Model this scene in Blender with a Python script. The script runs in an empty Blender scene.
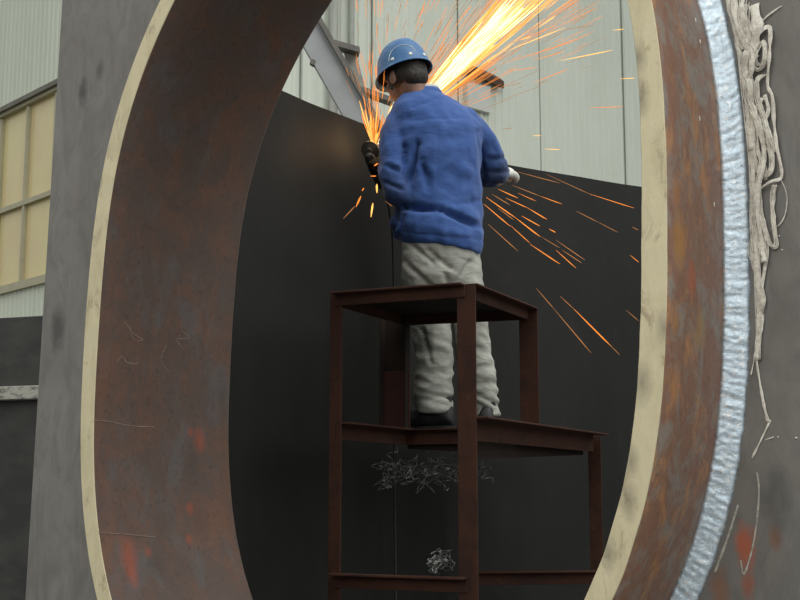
import bpy, bmesh, math, random
from mathutils import Vector, Matrix, noise
random.seed(7)
SC = bpy.context.scene
COL = SC.collection
F = 1250.0
PITCH = math.atan(188 / F)
CAMZ = 1.6
CP, SP = math.cos(PITCH), math.sin(PITCH)
def c2w(v):                      # camera axes (right, up, forward) -> world
    return Vector((v[0], -SP * v[1] + CP * v[2], CP * v[1] + SP * v[2]))
def ray(px, py): return c2w(((px - 400) / F, (300 - py) / F, 1))
def W(px, py, D):                # point seen at a pixel, D metres down the hall
    r = ray(px, py); r = r * (D / r.y); return Vector((r.x, r.y, r.z + CAMZ))
def WZ(px, py, z):
    r = ray(px, py); r = r * ((z - CAMZ) / r.z); return Vector((r.x, r.y, z))
def proj(p):
    x, y, z = p.x, p.y, p.z - CAMZ
    f = CP * y + SP * z; u = -SP * y + CP * z
    return 400 + F * x / f, 300 - F * u / f

# ------------------------------------------------------------------ objects
def link(name, bm, mats, parent=None, smooth=False, bevel=0):
    root = parent
    off = Vector((0, 0, 0))
    while root is not None:
        off += root.location; root = root.parent
    if parent is None:
        lo = Vector((min(v.co.x for v in bm.verts), min(v.co.y for v in bm.verts), min(v.co.z for v in bm.verts)))
        hi = Vector((max(v.co.x for v in bm.verts), max(v.co.y for v in bm.verts), 0))
        off = Vector(((lo.x + hi.x) / 2, (lo.y + hi.y) / 2, lo.z))
    for v in bm.verts: v.co -= off
    bmesh.ops.recalc_face_normals(bm, faces=bm.faces[:])
    me = bpy.data.meshes.new(name); bm.to_mesh(me); bm.free()
    for m in (mats if isinstance(mats, (list, tuple)) else [mats]): me.materials.append(getattr(m, "m", m))
    if smooth:
        for p in me.polygons: p.use_smooth = True
    o = bpy.data.objects.new(name, me); COL.objects.link(o)
    if parent is None: o.location = off
    else: o.parent = parent
    if bevel:
        b = o.modifiers.new('bevel', 'BEVEL'); b.width = bevel; b.segments = 2; b.limit_method = 'ANGLE'
    return o
def empty(name, loc):
    o = bpy.data.objects.new(name, None); o.empty_display_size = .1; COL.objects.link(o); o.location = loc; return o
def tag(o, label=None, cat=None, group=None, kind=None):
    if label: o['label'] = label
    if cat: o['category'] = cat
    if group: o['group'] = group
    if kind: o['kind'] = kind
    return o

# ------------------------------------------------------------------ shapes
def box(bm, a, b, M=None):
    vs = []
    for z in (a[2], b[2]):
        for x, y in ((a[0], a[1]), (b[0], a[1]), (b[0], b[1]), (a[0], b[1])):
            v = Vector((x, y, z)); vs.append(bm.verts.new(M @ v if M else v))
    for f in ((3, 2, 1, 0), (4, 5, 6, 7), (0, 1, 5, 4), (1, 2, 6, 5), (2, 3, 7, 6), (3, 0, 4, 7)):
        bm.faces.new([vs[i] for i in f])
def prism(bm, prof, p0, p1, up=Vector((0, 0, 1)), side=None):
    """extrude a 2-D profile (s, t) from p0 to p1"""
    d = (p1 - p0).normalized()
    s = side if side else d.cross(up).normalized()
    t = s.cross(d).normalized()
    A = [bm.verts.new(p0 + s * x + t * y) for x, y in prof]
    B = [bm.verts.new(p1 + s * x + t * y) for x, y in prof]
    n = len(prof)
    for i in range(n): bm.faces.new((A[i], A[(i + 1) % n], B[(i + 1) % n], B[i]))
    bm.faces.new(A[::-1]); bm.faces.new(B)
def angle(w, th, fx=1, fy=1):
    return [(0, 0), (w * fx, 0), (w * fx, th * fy), (th * fx, th * fy), (th * fx, w * fy), (0, w * fy)]
def rings(bm, rs, cap=True, closed=True):
    prev = None; first = None; L = []
    for r in rs:
        cur = [bm.verts.new(p) for p in r]; L.append(cur)
        if prev:
            n = len(cur)
            for i in range(n if closed else n - 1):
                bm.faces.new((prev[i], prev[(i + 1) % n], cur[(i + 1) % n], cur[i]))
        prev = cur
    if cap:
        bm.faces.new(L[0][::-1]); bm.faces.new(L[-1])
    return L
def ell(c, a, b, n=20):
    return [c + a * math.cos(2 * math.pi * i / n) + b * math.sin(2 * math.pi * i / n) for i in range(n)]
def tube(bm, pts, rad, n=8, cap=True):
    rs = []
    pv = None
    for i, p in enumerate(pts):
        d = (pts[min(i + 1, len(pts) - 1)] - pts[max(i - 1, 0)]).normalized()
        if pv is None: pv = d.orthogonal().normalized()
        a = (pv - d * pv.dot(d)).normalized(); pv = a
        b = d.cross(a); r = rad[i] if isinstance(rad, (list, tuple)) else rad
        rs.append(ell(p, a * r, b * r, n))
    rings(bm, rs, cap)
def smoothpath(pts, k=5):
    out = []
    n = len(pts)
    for i in range(n - 1):
        p0, p1, p2, p3 = pts[max(i - 1, 0)], pts[i], pts[i + 1], pts[min(i + 2, n - 1)]
        for j in range(k):
            t = j / k
            out.append(.5 * ((2 * p1) + (p2 - p0) * t + (2 * p0 - 5 * p1 + 4 * p2 - p3) * t * t + (3 * p1 - p0 - 3 * p2 + p3) * t ** 3))
    out.append(pts[-1]); return out
def capsule(bm, pts, rad, n=14):
    """smooth limb with rounded ends; rad per point"""
    P = smoothpath(pts, 5)
    R = [v.x for v in smoothpath([Vector((r, 0, 0)) for r in rad], 5)]
    d0 = (P[0] - P[1]).normalized(); d1 = (P[-1] - P[-2]).normalized()
    pre, prr, post, por = [], [], [], []
    for a in (.15, .5, .8):
        h = math.cos(a * math.pi / 2) ; pre.append(P[0] + d0 * R[0] * h); prr.append(R[0] * math.sin(a * math.pi / 2))
        post.insert(0, P[-1] + d1 * R[-1] * h); por.insert(0, R[-1] * math.sin(a * math.pi / 2))
    tube(bm, pre + P + post, prr + R + por, n)
def sphere(bm, c, r, M=None, nu=20, nv=12):
    rs = []
    for j in range(nv + 1):
        ph = math.pi * (.02 + .96 * j / nv)
        ring = []
        for i in range(nu):
            th = 2 * math.pi * i / nu
            v = Vector((r[0] * math.sin(ph) * math.cos(th), r[1] * math.sin(ph) * math.sin(th), -r[2] * math.cos(ph)))
            v = v + Vector(c)
            ring.append(M @ v if M else v)
        rs.append(ring)
    rings(bm, rs)
def remesh(bm, vox, smooth=4, disp=None):
    bmesh.ops.recalc_face_normals(bm, faces=bm.faces[:])
    me = bpy.data.meshes.new('t'); bm.to_mesh(me); bm.free()
    o = bpy.data.objects.new('t', me); COL.objects.link(o)
    m = o.modifiers.new('r', 'REMESH'); m.mode = 'VOXEL'; m.voxel_size = vox
    s = o.modifiers.new('s', 'SMOOTH'); s.iterations = smooth; s.factor = .6
    dg = bpy.context.evaluated_depsgraph_get()
    ev = o.evaluated_get(dg); m2 = bpy.data.meshes.new_from_object(ev)
    out = bmesh.new(); out.from_mesh(m2)
    COL.objects.unlink(o); bpy.data.objects.remove(o); bpy.data.meshes.remove(m2)
    if disp:
        out.normal_update()
        mv = [(v, v.normal * disp(v.co, v.normal)) for v in out.verts]
        for v, d in mv: v.co += d
    return out

# ------------------------------------------------------------------ materials
class Mat:
    def __init__(s, name, rough=.6, metal=0, spec=.5):
        s.m = bpy.data.materials.new(name); s.m.use_nodes = True
        s.nt = s.m.node_tree; s.b = s.nt.nodes['Principled BSDF']
        s.b.inputs['Roughness'].default_value = rough; s.b.inputs['Metallic'].default_value = metal
        s.b.inputs['Specular IOR Level'].default_value = spec
        tc = s.N('ShaderNodeNewGeometry'); s.pos = tc.outputs['Position']; s.h = None
        s.obj = s.N('ShaderNodeTexCoord').outputs['Object']
    def N(s, t, **k):
        n = s.nt.nodes.new(t)
        for a, b in k.items(): setattr(n, a, b)
        return n
    def L(s, a, b): s.nt.links.new(a, b)
    def col(s, c):
        s.b.inputs['Base Color'].default_value = (*c, 1); s.cur = None; s.base = c; return s
    def scaled(s, sc, src=None, rot=None):
        mp = s.N('ShaderNodeMapping'); mp.inputs['Scale'].default_value = sc if isinstance(sc, tuple) else (sc,) * 3
        if rot: mp.inputs['Rotation'].default_value = rot
        s.L(src or s.obj, mp.inputs[0]); return mp.outputs[0]
    def noise(s, sc, detail=4, rough=.55, dist=0, rot=None):
        n = s.N('ShaderNodeTexNoise'); n.inputs['Scale'].default_value = 1; n.inputs['Detail'].default_value = detail
        n.inputs['Roughness'].default_value = rough; n.inputs['Distortion'].default_value = dist
        s.L(s.scaled(sc, rot=rot), n.inputs['Vector']); return n.outputs['Fac']
    def ramp(s, fac, a, b):
        r = s.N('ShaderNodeMapRange'); r.inputs[1].default_value = a; r.inputs[2].default_value = b
        s.L(fac, r.inputs[0]); return r.outputs[0]
    def mul(s, a, k):
        m = s.N('ShaderNodeMath', operation='MULTIPLY'); s.L(a, m.inputs[0])
        if isinstance(k, (int, float)): m.inputs[1].default_value = k
        else: s.L(k, m.inputs[1])
        return m.outputs[0]
    def mix(s, fac, c):
        m = s.N('ShaderNodeMix', data_type='RGBA'); s.L(fac, m.inputs[0])
        if s.cur is None: m.inputs[6].default_value = (*s.base, 1)
        else: s.L(s.cur, m.inputs[6])
        m.inputs[7].default_value = (*c, 1); s.cur = m.outputs[2]; s.L(s.cur, s.b.inputs['Base Color']); return s
    def spot(s, p, r, c, k=1.0, stretch=(1, 1, 1), soft=.5):
        """an irregular patch of another colour at a place on the thing"""
        a = s.N('ShaderNodeVectorMath', operation='SUBTRACT'); s.L(s.pos, a.inputs[0]); a.inputs[1].default_value = p
        b = s.N('ShaderNodeVectorMath', operation='MULTIPLY'); s.L(a.outputs[0], b.inputs[0]); b.inputs[1].default_value = stretch
        d = s.N('ShaderNodeVectorMath', operation='LENGTH'); s.L(b.outputs[0], d.inputs[0])
        n = s.mul(s.noise(28, 4, .7), r * 1.6)
        ad = s.N('ShaderNodeMath', operation='ADD'); s.L(d.outputs['Value'], ad.inputs[0]); s.L(n, ad.inputs[1])
        return s.mix(s.mul(s.ramp(ad.outputs[0], r * (1.8 + soft), r * (1.8 - soft)), k), c)
    def bump(s, fac, dist, strength=1):
        b = s.N('ShaderNodeBump'); b.inputs['Distance'].default_value = dist; b.inputs['Strength'].default_value = strength
        s.L(fac, b.inputs['Height'])
        if s.h: s.L(s.h, b.inputs['Normal'])
        s.h = b.outputs[0]; s.L(s.h, s.b.inputs['Normal']); return s
def emit(name, c, k):
    m = bpy.data.materials.new(name); m.use_nodes = True; b = m.node_tree.nodes['Principled BSDF']
    b.inputs['Base Color'].default_value = (0, 0, 0, 1); b.inputs['Specular IOR Level'].default_value = 0
    b.inputs['Emission Color'].default_value = (*c, 1); b.inputs['Emission Strength'].default_value = k; return m

# ================================================================= THE WELDED FRAME
# plane of the oval ring's front end, fitted: axis runs level, away and to the right
VP = (1296.6, 486.7); CU, CV = -.1333, -.1031
A_, B_, ROT, EX = .8253, 1.3468, .0624, 1.9446
T, DW, DT = .0577, .308, .551
HARM = [.0207, .0113, .0256, .0433, -.0034, -.0055, -.0247, -.0213]
n_c = Vector((VP[0] - 400, -(VP[1] - 300), F)).normalized()
u_c = Vector((n_c.z, 0, -n_c.x)).normalized()
v_c = n_c.cross(u_c); v_c = v_c if v_c.y > 0 else -v_c
nW, uW, vW = c2w(n_c), c2w(u_c), c2w(v_c)
cW = c2w(((370 - 400) / F * 3, (300 - 250) / F * 3, 3)) + Vector((0, 0, CAMZ)) + uW * CU + vW * CV
def rad(th):
    c, s = math.cos(th - ROT), math.sin(th - ROT)
    r = (abs(c / A_) ** EX + abs(s / B_) ** EX) ** (-1 / EX)
    return r * (1 + sum(HARM[2 * i] * math.cos((i + 1) * th) + HARM[2 * i + 1] * math.sin((i + 1) * th) for i in range(4)))
def RP(th, off, k):
    r = rad(th) + off
    return cW + uW * (r * math.cos(th)) + vW * (r * math.sin(th)) + nW * k
def on_plane(px, py, k):
    r = ray(px, py); o = Vector((0, 0, CAMZ)); c = cW + nW * k
    return o + r * ((c - o).dot(nW) / r.dot(nW))
def on_tube(px, py):             # inner surface point at a pixel (left flank)
    best = None
    for i in range(300):
        th = math.pi * (.55 + .9 * i / 300)
        for j in range(30):
            k = DT * j / 29; p = RP(th, 0, k); q = proj(p); e = (q[0] - px) ** 2 + (q[1] - py) ** 2
            if best is None or e < best[0]: best = (e, p, th, k)
    return best[1:]
def on_outer(px, py):
    best = None
    for i in range(200):
        th = -math.pi / 2 + math.pi * i / 200
        for j in range(20):
            k = DW * j / 19; p = RP(th, T, k); q = proj(p); e = (q[0] - px) ** 2 + (q[1] - py) ** 2
            if best is None or e < best[0]: best = (e, p)
    return best[1]

KP = DW + .028                    # front face of the plate
NT = 240
# materials
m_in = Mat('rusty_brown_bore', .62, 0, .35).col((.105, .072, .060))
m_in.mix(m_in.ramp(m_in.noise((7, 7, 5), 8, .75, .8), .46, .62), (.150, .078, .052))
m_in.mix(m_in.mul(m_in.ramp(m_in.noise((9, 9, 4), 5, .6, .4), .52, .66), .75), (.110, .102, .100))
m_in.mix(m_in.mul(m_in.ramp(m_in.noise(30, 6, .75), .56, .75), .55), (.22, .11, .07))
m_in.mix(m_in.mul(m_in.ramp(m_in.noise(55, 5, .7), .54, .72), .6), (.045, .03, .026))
for (px, py, r, st) in ((126, 556, .026, (1, 1, .45)), (131, 575, .018, (1, 1, .5)), (198, 442, .020, (1, 1, .6)), (192, 432, .012, (1, 1, 1)),
                        (190, 508, .014, (1, 1, .8)), (188, 538, .012, (1, 1, .8)), (146, 553, .012, (1, 1, 1))):
    m_in.spot(on_tube(px, py)[0], r * .8, (.36, .075, .035), .6, st, .9)
for (px, py, r) in ((221, 395, .02), (155, 566, .02), (190, 465, .03), (200, 520, .03)):
    m_in.spot(on_tube(px, py)[0], r * .8, (.05, .04, .035), .45, (1, 1, .6), 1.2)
m_in.bump(m_in.noise(40, 5, .7), .002, .6)
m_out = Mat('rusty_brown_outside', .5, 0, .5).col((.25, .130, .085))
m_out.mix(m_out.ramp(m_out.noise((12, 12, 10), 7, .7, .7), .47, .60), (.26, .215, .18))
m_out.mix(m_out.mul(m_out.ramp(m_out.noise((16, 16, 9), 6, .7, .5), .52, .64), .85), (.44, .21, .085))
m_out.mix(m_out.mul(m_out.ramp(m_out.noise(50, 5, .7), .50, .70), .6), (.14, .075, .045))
for (px, py, r, c) in ((680, 240, .03, (.42, .20, .05)), (676, 190, .02, (.36, .16, .06)), (690, 280, .02, (.4, .1, .04)), (700, 330, .02, (.36, .2, .06)), (675, 385, .022, (.42, .2, .08)), (676, 320, .014, (.38, .18, .06))):
    m_out.spot(on_outer(px, py), r, c, .7, (1, 1, .6))
m_out.bump(m_out.noise(40, 5, .7), .002, .6)
m_end = Mat('ground_bare_edge', .5, .15, .5).col((.66, .58, .38))
m_end.mix(m_end.ramp(m_end.noise((14, 14, 5), 5, .7, .3), .45, .75), (.54, .46, .29))
m_end.mix(m_end.mul(m_end.ramp(m_end.noise((60, 60, 30), 5, .7), .55, .8), .6), (.72, .66, .50))
m_end.mix(m_end.mul(m_end.ramp(m_end.noise((24, 24, 12), 6, .75, .6), .55, .68), .75), (.34, .26, .17))
for (px, py, r) in ((642, 383, .013), (640, 100, .012), (638, 57, .010), (664, 328, .010), (631, 462, .010), (628, 500, .012), (608, 555, .010)):
    m_end.spot(on_plane(px, py, 0), r * 1.1, (.16, .13, .10), .65, (1, 1, .5), 1.1)
m_end.bump(m_end.noise((60, 60, 25), 5, .7), .0015, .6)
m_rim = Mat('bright_back_rim', .5, .3).col((.22, .18, .14)); m_rim.mix(m_rim.ramp(m_rim.noise(30), .4, .7), (.10, .08, .06))

frame = empty('welded_steel_frame', (cW.x, cW.y, 0))
tag(frame, 'huge grey steel plate with a thick rusty oval ring welded into its opening', 'steel frame')
bm = bmesh.new()
prof = [(T, 0, 0), (.002, 0, 0), (0, .002, 1), (0, DT - .004, 1), (.004, DT, 3), (T, DT, 3), (T, 0, 2)]
prof = [(T - .0015, 0), (.002, 0), (0, .002), (0, DT * .25), (0, DT * .5), (0, DT * .75), (0, DT - .006), (.004, DT), (T, DT), (T, DW), (T, DW * .66), (T, DW * .33), (T, .0015)]
pmat = [0, 0, 1, 1, 1, 1, 3, 3, 2, 2, 2, 2, 0]
grid = []
for i in range(NT):
    th = 2 * math.pi * i / NT
    w = .0012 * noise.noise(Vector((th * 14, 3, 0)))
    grid.append([bm.verts.new(RP(th, o + (w if 0 < j < 8 else w * 1.2), k + (w if j < 3 else 0))) for j, (o, k) in enumerate(prof)])
n = len(prof)
for i in range(NT):
    for j in range(n):
        f = bm.faces.new((grid[i][j], grid[i][(j + 1) % n], grid[(i + 1) % NT][(j + 1) % n], grid[(i + 1) % NT][j])); f.material_index = pmat[j]
        f.smooth = j not in (0, 7, 12)
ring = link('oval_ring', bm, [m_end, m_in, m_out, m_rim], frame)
tag(ring, 'thick rust brown oval ring with a pale ground front edge')

# plate with the oval cut out
m_pl = Mat('grey_mill_scale_plate', .5, .1, .45).col((.172, .160, .146))
m_pl.mix(m_pl.ramp(m_pl.noise((3, 3, 1.6), 5, .6, 1.2), .38, .68), (.225, .217, .200))
m_pl.mix(m_pl.mul(m_pl.ramp(m_pl.noise((7, 7, 3), 7, .6, 3.5, rot=(.3, .8, .3)), .44, .70), .6), (.115, .110, .102))
m_pl.mix(m_pl.mul(m_pl.ramp(m_pl.noise((7, 7, 7), 5, .65, 1), .5, .7), .45), (.20, .172, .155))
m_pl.mix(m_pl.mul(m_pl.ramp(m_pl.noise((50, 50, 5), 4, .6, .8, rot=(0, .5, .3)), .55, .8), .3), (.28, .27, .25))
for (px, py, r, c, k) in ((83, 92, .02, (.04, .04, .038), .7), (100, 70, .015, (.05, .05, .045), .6), (745, 545, .02, (.40, .09, .035), .8), (775, 538, .012, (.2, .09, .05), .7),
                          (748, 585, .014, (.32, .08, .035), .6), (58, 330, .03, (.05, .05, .048), .7), (720, 590, .02, (.25, .1, .05), .6), (778, 500, .03, (.06, .06, .055), .5)):
    m_pl.spot(on_plane(px, py, KP), r, c, k, (1, 1, .5))
m_pl.bump(m_pl.noise((40, 40, 12), 5, .7), .0015, .5)
bm = bmesh.new()
pt, pb = on_plane(62, 0, KP), on_plane(25, 600, KP)
dl = (pt - pb) / (pt.z - pb.z)
def edge_l(z): return pb + dl * (z - pb.z)
ZT, ZB = 4.6, 0.0
c0 = cW + nW * KP
tl, bl = edge_l(ZT), edge_l(ZB)
UR = 2.1
def outer(th):
    """point on the plate's outline in direction th"""
    d = Vector((math.cos(th), math.sin(th)))
    poly = [((p - c0).dot(uW), (p - c0).dot(vW)) for p in (bl, bl + uW * (UR + (c0 - bl).dot(uW)), tl + uW * (UR + (c0 - tl).dot(uW)), tl)]
    best = None
    for i in range(4):
        a, b = poly[i], poly[(i + 1) % 4]; ex, ey = b[0] - a[0], b[1] - a[1]
        den = d.x * ey - d.y * ex
        if abs(den) < 1e-9: continue
        t = (a[0] * ey - a[1] * ex) / den; s = (a[0] * d.y - a[1] * d.x) / den
        if t > 0 and -1e-6 <= s <= 1 + 1e-6 and (best is None or t < best): best = t
    return best
angs = [2 * math.pi * i / NT for i in range(NT)]
for p in (bl, tl, bl + uW * (UR + (c0 - bl).dot(uW)), tl + uW * (UR + (c0 - tl).dot(uW))):
    q = p - c0; angs.append(math.atan2(q.dot(vW), q.dot(uW)) % (2 * math.pi))
angs.sort()
TH = .05
R4 = []
for th in angs:
    ro = outer(th); e = uW * math.cos(th) + vW * math.sin(th)
    R4.append([bm.verts.new(p) for p in (RP(th, T, KP), RP(th, T, KP) * .5 + (c0 + e * ro) * .5, c0 + e * ro, c0 + e * ro + nW * TH, RP(th, T, KP + TH))])
for i in range(len(R4)):
    a, b = R4[i], R4[(i + 1) % len(R4)]
    for j in range(5): bm.faces.new((a[j], a[(j + 1) % 5], b[(j + 1) % 5], b[j]))
link('front_plate', bm, m_pl, frame, bevel=.003)

# weld bead
m_w = Mat('fresh_weld_metal', .33, .5).col((.72, .84, .94))
m_w.mix(m_w.ramp(m_w.noise(60, 5, .7), .45, .7), (.56, .67, .76))
m_w.mix(m_w.mul(m_w.ramp(m_w.noise(90, 4, .6), .55, .66), .95), (.97, .98, .99))  # white glints scattered into the bead's colour
m_w.mix(m_w.mul(m_w.ramp(m_w.noise((35, 35, 60), 4, .6), .66, .74), .8), (.16, .12, .12))
m_w.bump(m_w.noise(120, 4, .7), .003, .9)
bm = bmesh.new(); rs = []
NW = 1500
for i in range(NW):
    th = 2 * math.pi * i / NW
    s = th * 1.1
    ring_ = []
    rp = .0016 * (abs(math.sin(s * 520 + 2 * noise.noise(Vector((s * 30, 0, 0)))))) + .004 * noise.noise(Vector((s * 45, 1, 0)))
    M = 9
    for j in range(M + 1):
        q = j / M
        # fillet from the ring's side down to the plate, three passes
        o = T + .053 * q; k = DW + (KP - DW) * q
        bulge = (.0035 + .003 * noise.noise(Vector((s * 12, 7, 0)))) * abs(math.sin(3 * math.pi * q)) + rp * math.sin(math.pi * min(1, q * 1.02)) + .004 * noise.noise(Vector((s * 110, q * 11, 5)))
        edge = .003 * noise.noise(Vector((s * 25, j * .01, 9))) if j == M else 0
        ring_.append(RP(th, o + bulge * .45 + edge, k - bulge * .9))
    ring_.append(RP(th, T - .004, KP + .004))
    rs.append(ring_)
rs.append(rs[0])
L = rings(bm, rs, cap=False); bmesh.ops.remove_doubles(bm, verts=L[0] + L[-1], dist=1e-6)
weld = link('weld_bead', bm, m_w, frame, smooth=True); tag(weld, 'shiny blue-silver rippled weld bead')

# chalk marks
m_ch = Mat('chalk', .9).col((.45, .44, .38))
m_ch.mix(m_ch.ramp(m_ch.noise(80, 4, .7), .45, .65), (.24, .22, .19))
def ribbon(bm, pts, w, nrm, lift=.0008):
    P = smoothpath(pts, 6)
    A, B = [], []
    for i, p in enumerate(P):
        d = (P[min(i + 1, len(P) - 1)] - P[max(i - 1, 0)]).normalized(); nn = nrm(p) if callable(nrm) else nrm
        s = d.cross(nn).normalized() * w * (.6 + .8 * abs(noise.noise(p * 60)))
        A.append([p + s + nn * lift, p - s + nn * lift, p - s + nn * .0001, p + s + nn * .0001])
    rings(bm, A)
for pts, w in (([(757, 472), (759, 490), (757, 520), (752, 550), (744, 574), (741, 560)], .0022), ([(738, 505), (727, 540), (715, 572)], .0028)):
    bm = bmesh.new(); ribbon(bm, [on_plane(x, y, KP) for x, y in pts], w, -nW); link('chalk_mark', bm, m_ch, frame)
for (x, y), (x2, y2) in (((716, 22), (718, 31)),):
    pass
def tube_nrm(p):
    e = (cW - p); e -= nW * e.dot(nW); return e.normalized()
m_ch2 = Mat('faint_chalk', .9).col((.25, .19, .16))
m_ch2.mix(m_ch2.ramp(m_ch2.noise(80, 4, .7), .45, .65), (.16, .11, .09))
for pts in ([(126, 322), (136, 333), (141, 341), (131, 338), (127, 326)], [(117, 360), (122, 357), (128, 363), (135, 362), (137, 354)], [(181, 320), (183, 330), (189, 339), (178, 338), (184, 350)],
            [(95, 421), (110, 423), (130, 425), (155, 426)], [(100, 534), (130, 536), (155, 537)], [(160, 352), (165, 345), (162, 360), (170, 372)]):
    bm = bmesh.new(); ribbon(bm, [on_tube(x, y)[0] for x, y in pts], .0013, tube_nrm); link('chalk_mark', bm, m_ch2, ring)

# pale tangled strips peeling beside the weld
m_st = Mat('pale_strip', .18, 0, 1).col((.90, .86, .74))

m_st.mix(m_st.ramp(m_st.noise(60, 5, .7), .42, .68), (.62, .56, .50))
m_st.mix(m_st.mul(m_st.ramp(m_st.noise(90, 5, .7), .6, .7), .8), (.85, .84, .8))
def P2(x, y, l): return on_plane(x, y, KP - l)
tang = empty('tangled_strips', on_plane(765, 250, KP))
tag(tang, 'pale tangled plastic-like strips clinging to the grey plate right of the shiny weld', 'scrap strips')
strips = [
 ([(728, -5), (736, 30), (742, 70), (748, 110), (752, 160), (754, 210), (757, 260), (759, 320), (757, 360)], .0055, .012),
 ([(744, -5), (742, 10), (748, 30), (750, 48), (746, 55), (744, 70), (750, 85), (751, 115), (752, 150)], .0065, .018),
 ([(734, -5), (735, 20), (744, 42), (752, 50), (752, 70), (747, 90), (757, 120), (764, 150), (760, 175), (757, 200), (762, 240), (764, 262)], .005, .022),
 ([(753, 5), (756, 25), (754, 45), (751, 50)], .009, .02),
 ([(744, 4), (740, 18), (742, 35), (748, 46)], .009, .016),
 ([(754, 30), (766, 17), (775, 10), (782, 6)], .0018, .006),
 ([(754, 50), (760, 32), (768, 27), (770, 35), (769, 60), (768, 85), (772, 97), (774, 120), (776, 145), (780, 165), (781, 178), (770, 182), (755, 192)], .0028, .020),
 ([(759, 66), (755, 58), (759, 48), (764, 42), (764, 60), (758, 70), (753, 64), (757, 55)], .0035, .018),
 ([(766, 75), (758, 80), (758, 100), (764, 115), (769, 135), (775, 152)], .0035, .020),
 ([(762, 165), (758, 185), (761, 205), (764, 225), (769, 243), (776, 246), (774, 225), (773, 200), (775, 185)], .0035, .016),
 ([(781, 180), (787, 195), (786, 212), (780, 224), (770, 229)], .0010, .010),
 ([(756, 130), (762, 128), (767, 140), (772, 160), (768, 175), (758, 172), (754, 150), (756, 130)], .0035, .015),
 ([(755, 260), (768, 245), (760, 300), (762, 320), (757, 352), (759, 380), (764, 405), (768, 422)], .0026, .010),
 ([(770, 420), (762, 438), (752, 458)], .0022, .004),
 ([(765, 440), (770, 438), (774, 437)], .0014, .003),
 ([(758, 330), (756, 345), (754, 360), (751, 375)], .0020, .008),
 ([(748, 60), (754, 90), (760, 110), (756, 140), (762, 165), (766, 180)], .0045, .012),
 ([(752, 200), (758, 225), (752, 250), (757, 275), (763, 300), (758, 318)], .0045, .010),
 ([(764, 95), (768, 110), (762, 122), (756, 112), (762, 98)], .0030, .016),
]
for pts, r, l in strips:
    bm = bmesh.new()
    P = smoothpath([P2(x + .6 * random.uniform(-1, 1), y, max(r * .55, l * (.3 + .7 * abs(math.sin(i * 1.3))))) for i, (x, y) in enumerate(pts)], 6)
    rs = []
    for i, p in enumerate(P):
        d = (P[min(i + 1, len(P) - 1)] - P[max(i - 1, 0)]).normalized()
        s = d.cross(nW).normalized(); q = noise.noise(p * 45)
        rs.append(ell(p, s * (r * 1.35 if r > .0025 else r) * max(.5, 1 + .8 * q), nW * r * .28 * (1 - .4 * q), 8))
    rings(bm, rs)
    if r > .003:                  # fine filaments peeling off along the edges
        for e in (-1, 1, .4):
            Q = [p + (Vector((0, 0, 1)).cross(nW)).normalized() * e * r * (1.2 + noise.noise(p * 20 + Vector((e, 0, 0)))) - nW * .004 * random.random() for p in P[::4]]
            if len(Q) > 2: tube(bm, smoothpath(Q, 4), .0011, 5)
    link('strip', bm, m_st, tang, smooth=True)
m_st.bump(m_st.noise(90, 5, .7), .006, .9)
m_sp = m_st
for x, y, r in ((779, 236, .0025), (782, 250, .0025), (796, 438, .003), (778, 437, .002), (748, 255, .002)):
    bm = bmesh.new(); sphere(bm, P2(x, y, .001), (r, r, r * .8), nu=10, nv=6); link('spatter', bm, m_sp, tang, smooth=True)
# weld spatter specks on the ring side
for x, y in ((697, 21), (700, 44), (698, 118), (715, 205)):
    p = on_outer(x, y); bm = bmesh.new(); sphere(bm, p, (.0022, .0022, .006), nu=8, nv=6); link('spatter', bm, m_sp, ring, smooth=True)

# ================================================================= CURVED TANK WALL
ZS = WZ(515, 166, 10).z
# height so that the wall at px 515 stands 6.48 m away
ZS = W(515, 166, 6.48).z
tp = [WZ(x, y, ZS) for x, y in ((283, 91), (310, 103), (340, 114.5), (375, 128), (420, 143), (465, 155.5), (515, 166), (575, 176), (640, 186.5))]
d = (tp[0] - tp[2]).normalized(); tp = [tp[0] + d * .75, tp[0] + d * .35] + tp
d = (tp[-1] - tp[-2]).normalized(); e2 = Vector((1, -.05, 0)).normalized()
tp = tp + [tp[-1] + (d + e2 * .3).normalized() * .8, tp[-1] + (d + e2 * .3).normalized() * .8 + (d + e2).normalized() * .9, tp[-1] + (d + e2 * .3).normalized() * .8 + (d + e2).normalized() * .9 + Vector((1.6, -.25, 0))]
TP = smoothpath(tp, 5)
m_sh = Mat('dark_mill_scale', .58, .1, .3).col((.0100, .0098, .0090))
m_sh.mix(m_sh.ramp(m_sh.noise((2, 2, 1.2), 5, .6, .5), .4, .7), (.015, .0147, .0135))
m_sh.mix(m_sh.mul(m_sh.ramp(m_sh.noise((9, 9, 5), 6, .7, .5), .55, .75), .5), (.026, .021, .017))
m_sh.mix(m_sh.mul(m_sh.ramp(m_sh.noise(70, 3, .6), .68, .8), .4), (.05, .048, .042))
m_sh.bump(m_sh.noise((20, 20, 8), 4, .6), .001, .4)
bm = bmesh.new(); rs = []
for i, p in enumerate(TP):
    d = (TP[min(i + 1, len(TP) - 1)] - TP[max(i - 1, 0)]); s = Vector((-d.y, d.x, 0)).normalized() * .03
    rs.append([Vector((p.x, p.y, 0)), Vector((p.x, p.y, ZS)), Vector((p.x, p.y, ZS)) + s, Vector((p.x, p.y, 0)) + s])
rings(bm, rs)
for f in bm.faces: f.smooth = False
tank = link('tank_shell', bm, m_sh); tag(tank, 'tall curved dark steel tank wall with open top behind the worker', 'tank')
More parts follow.
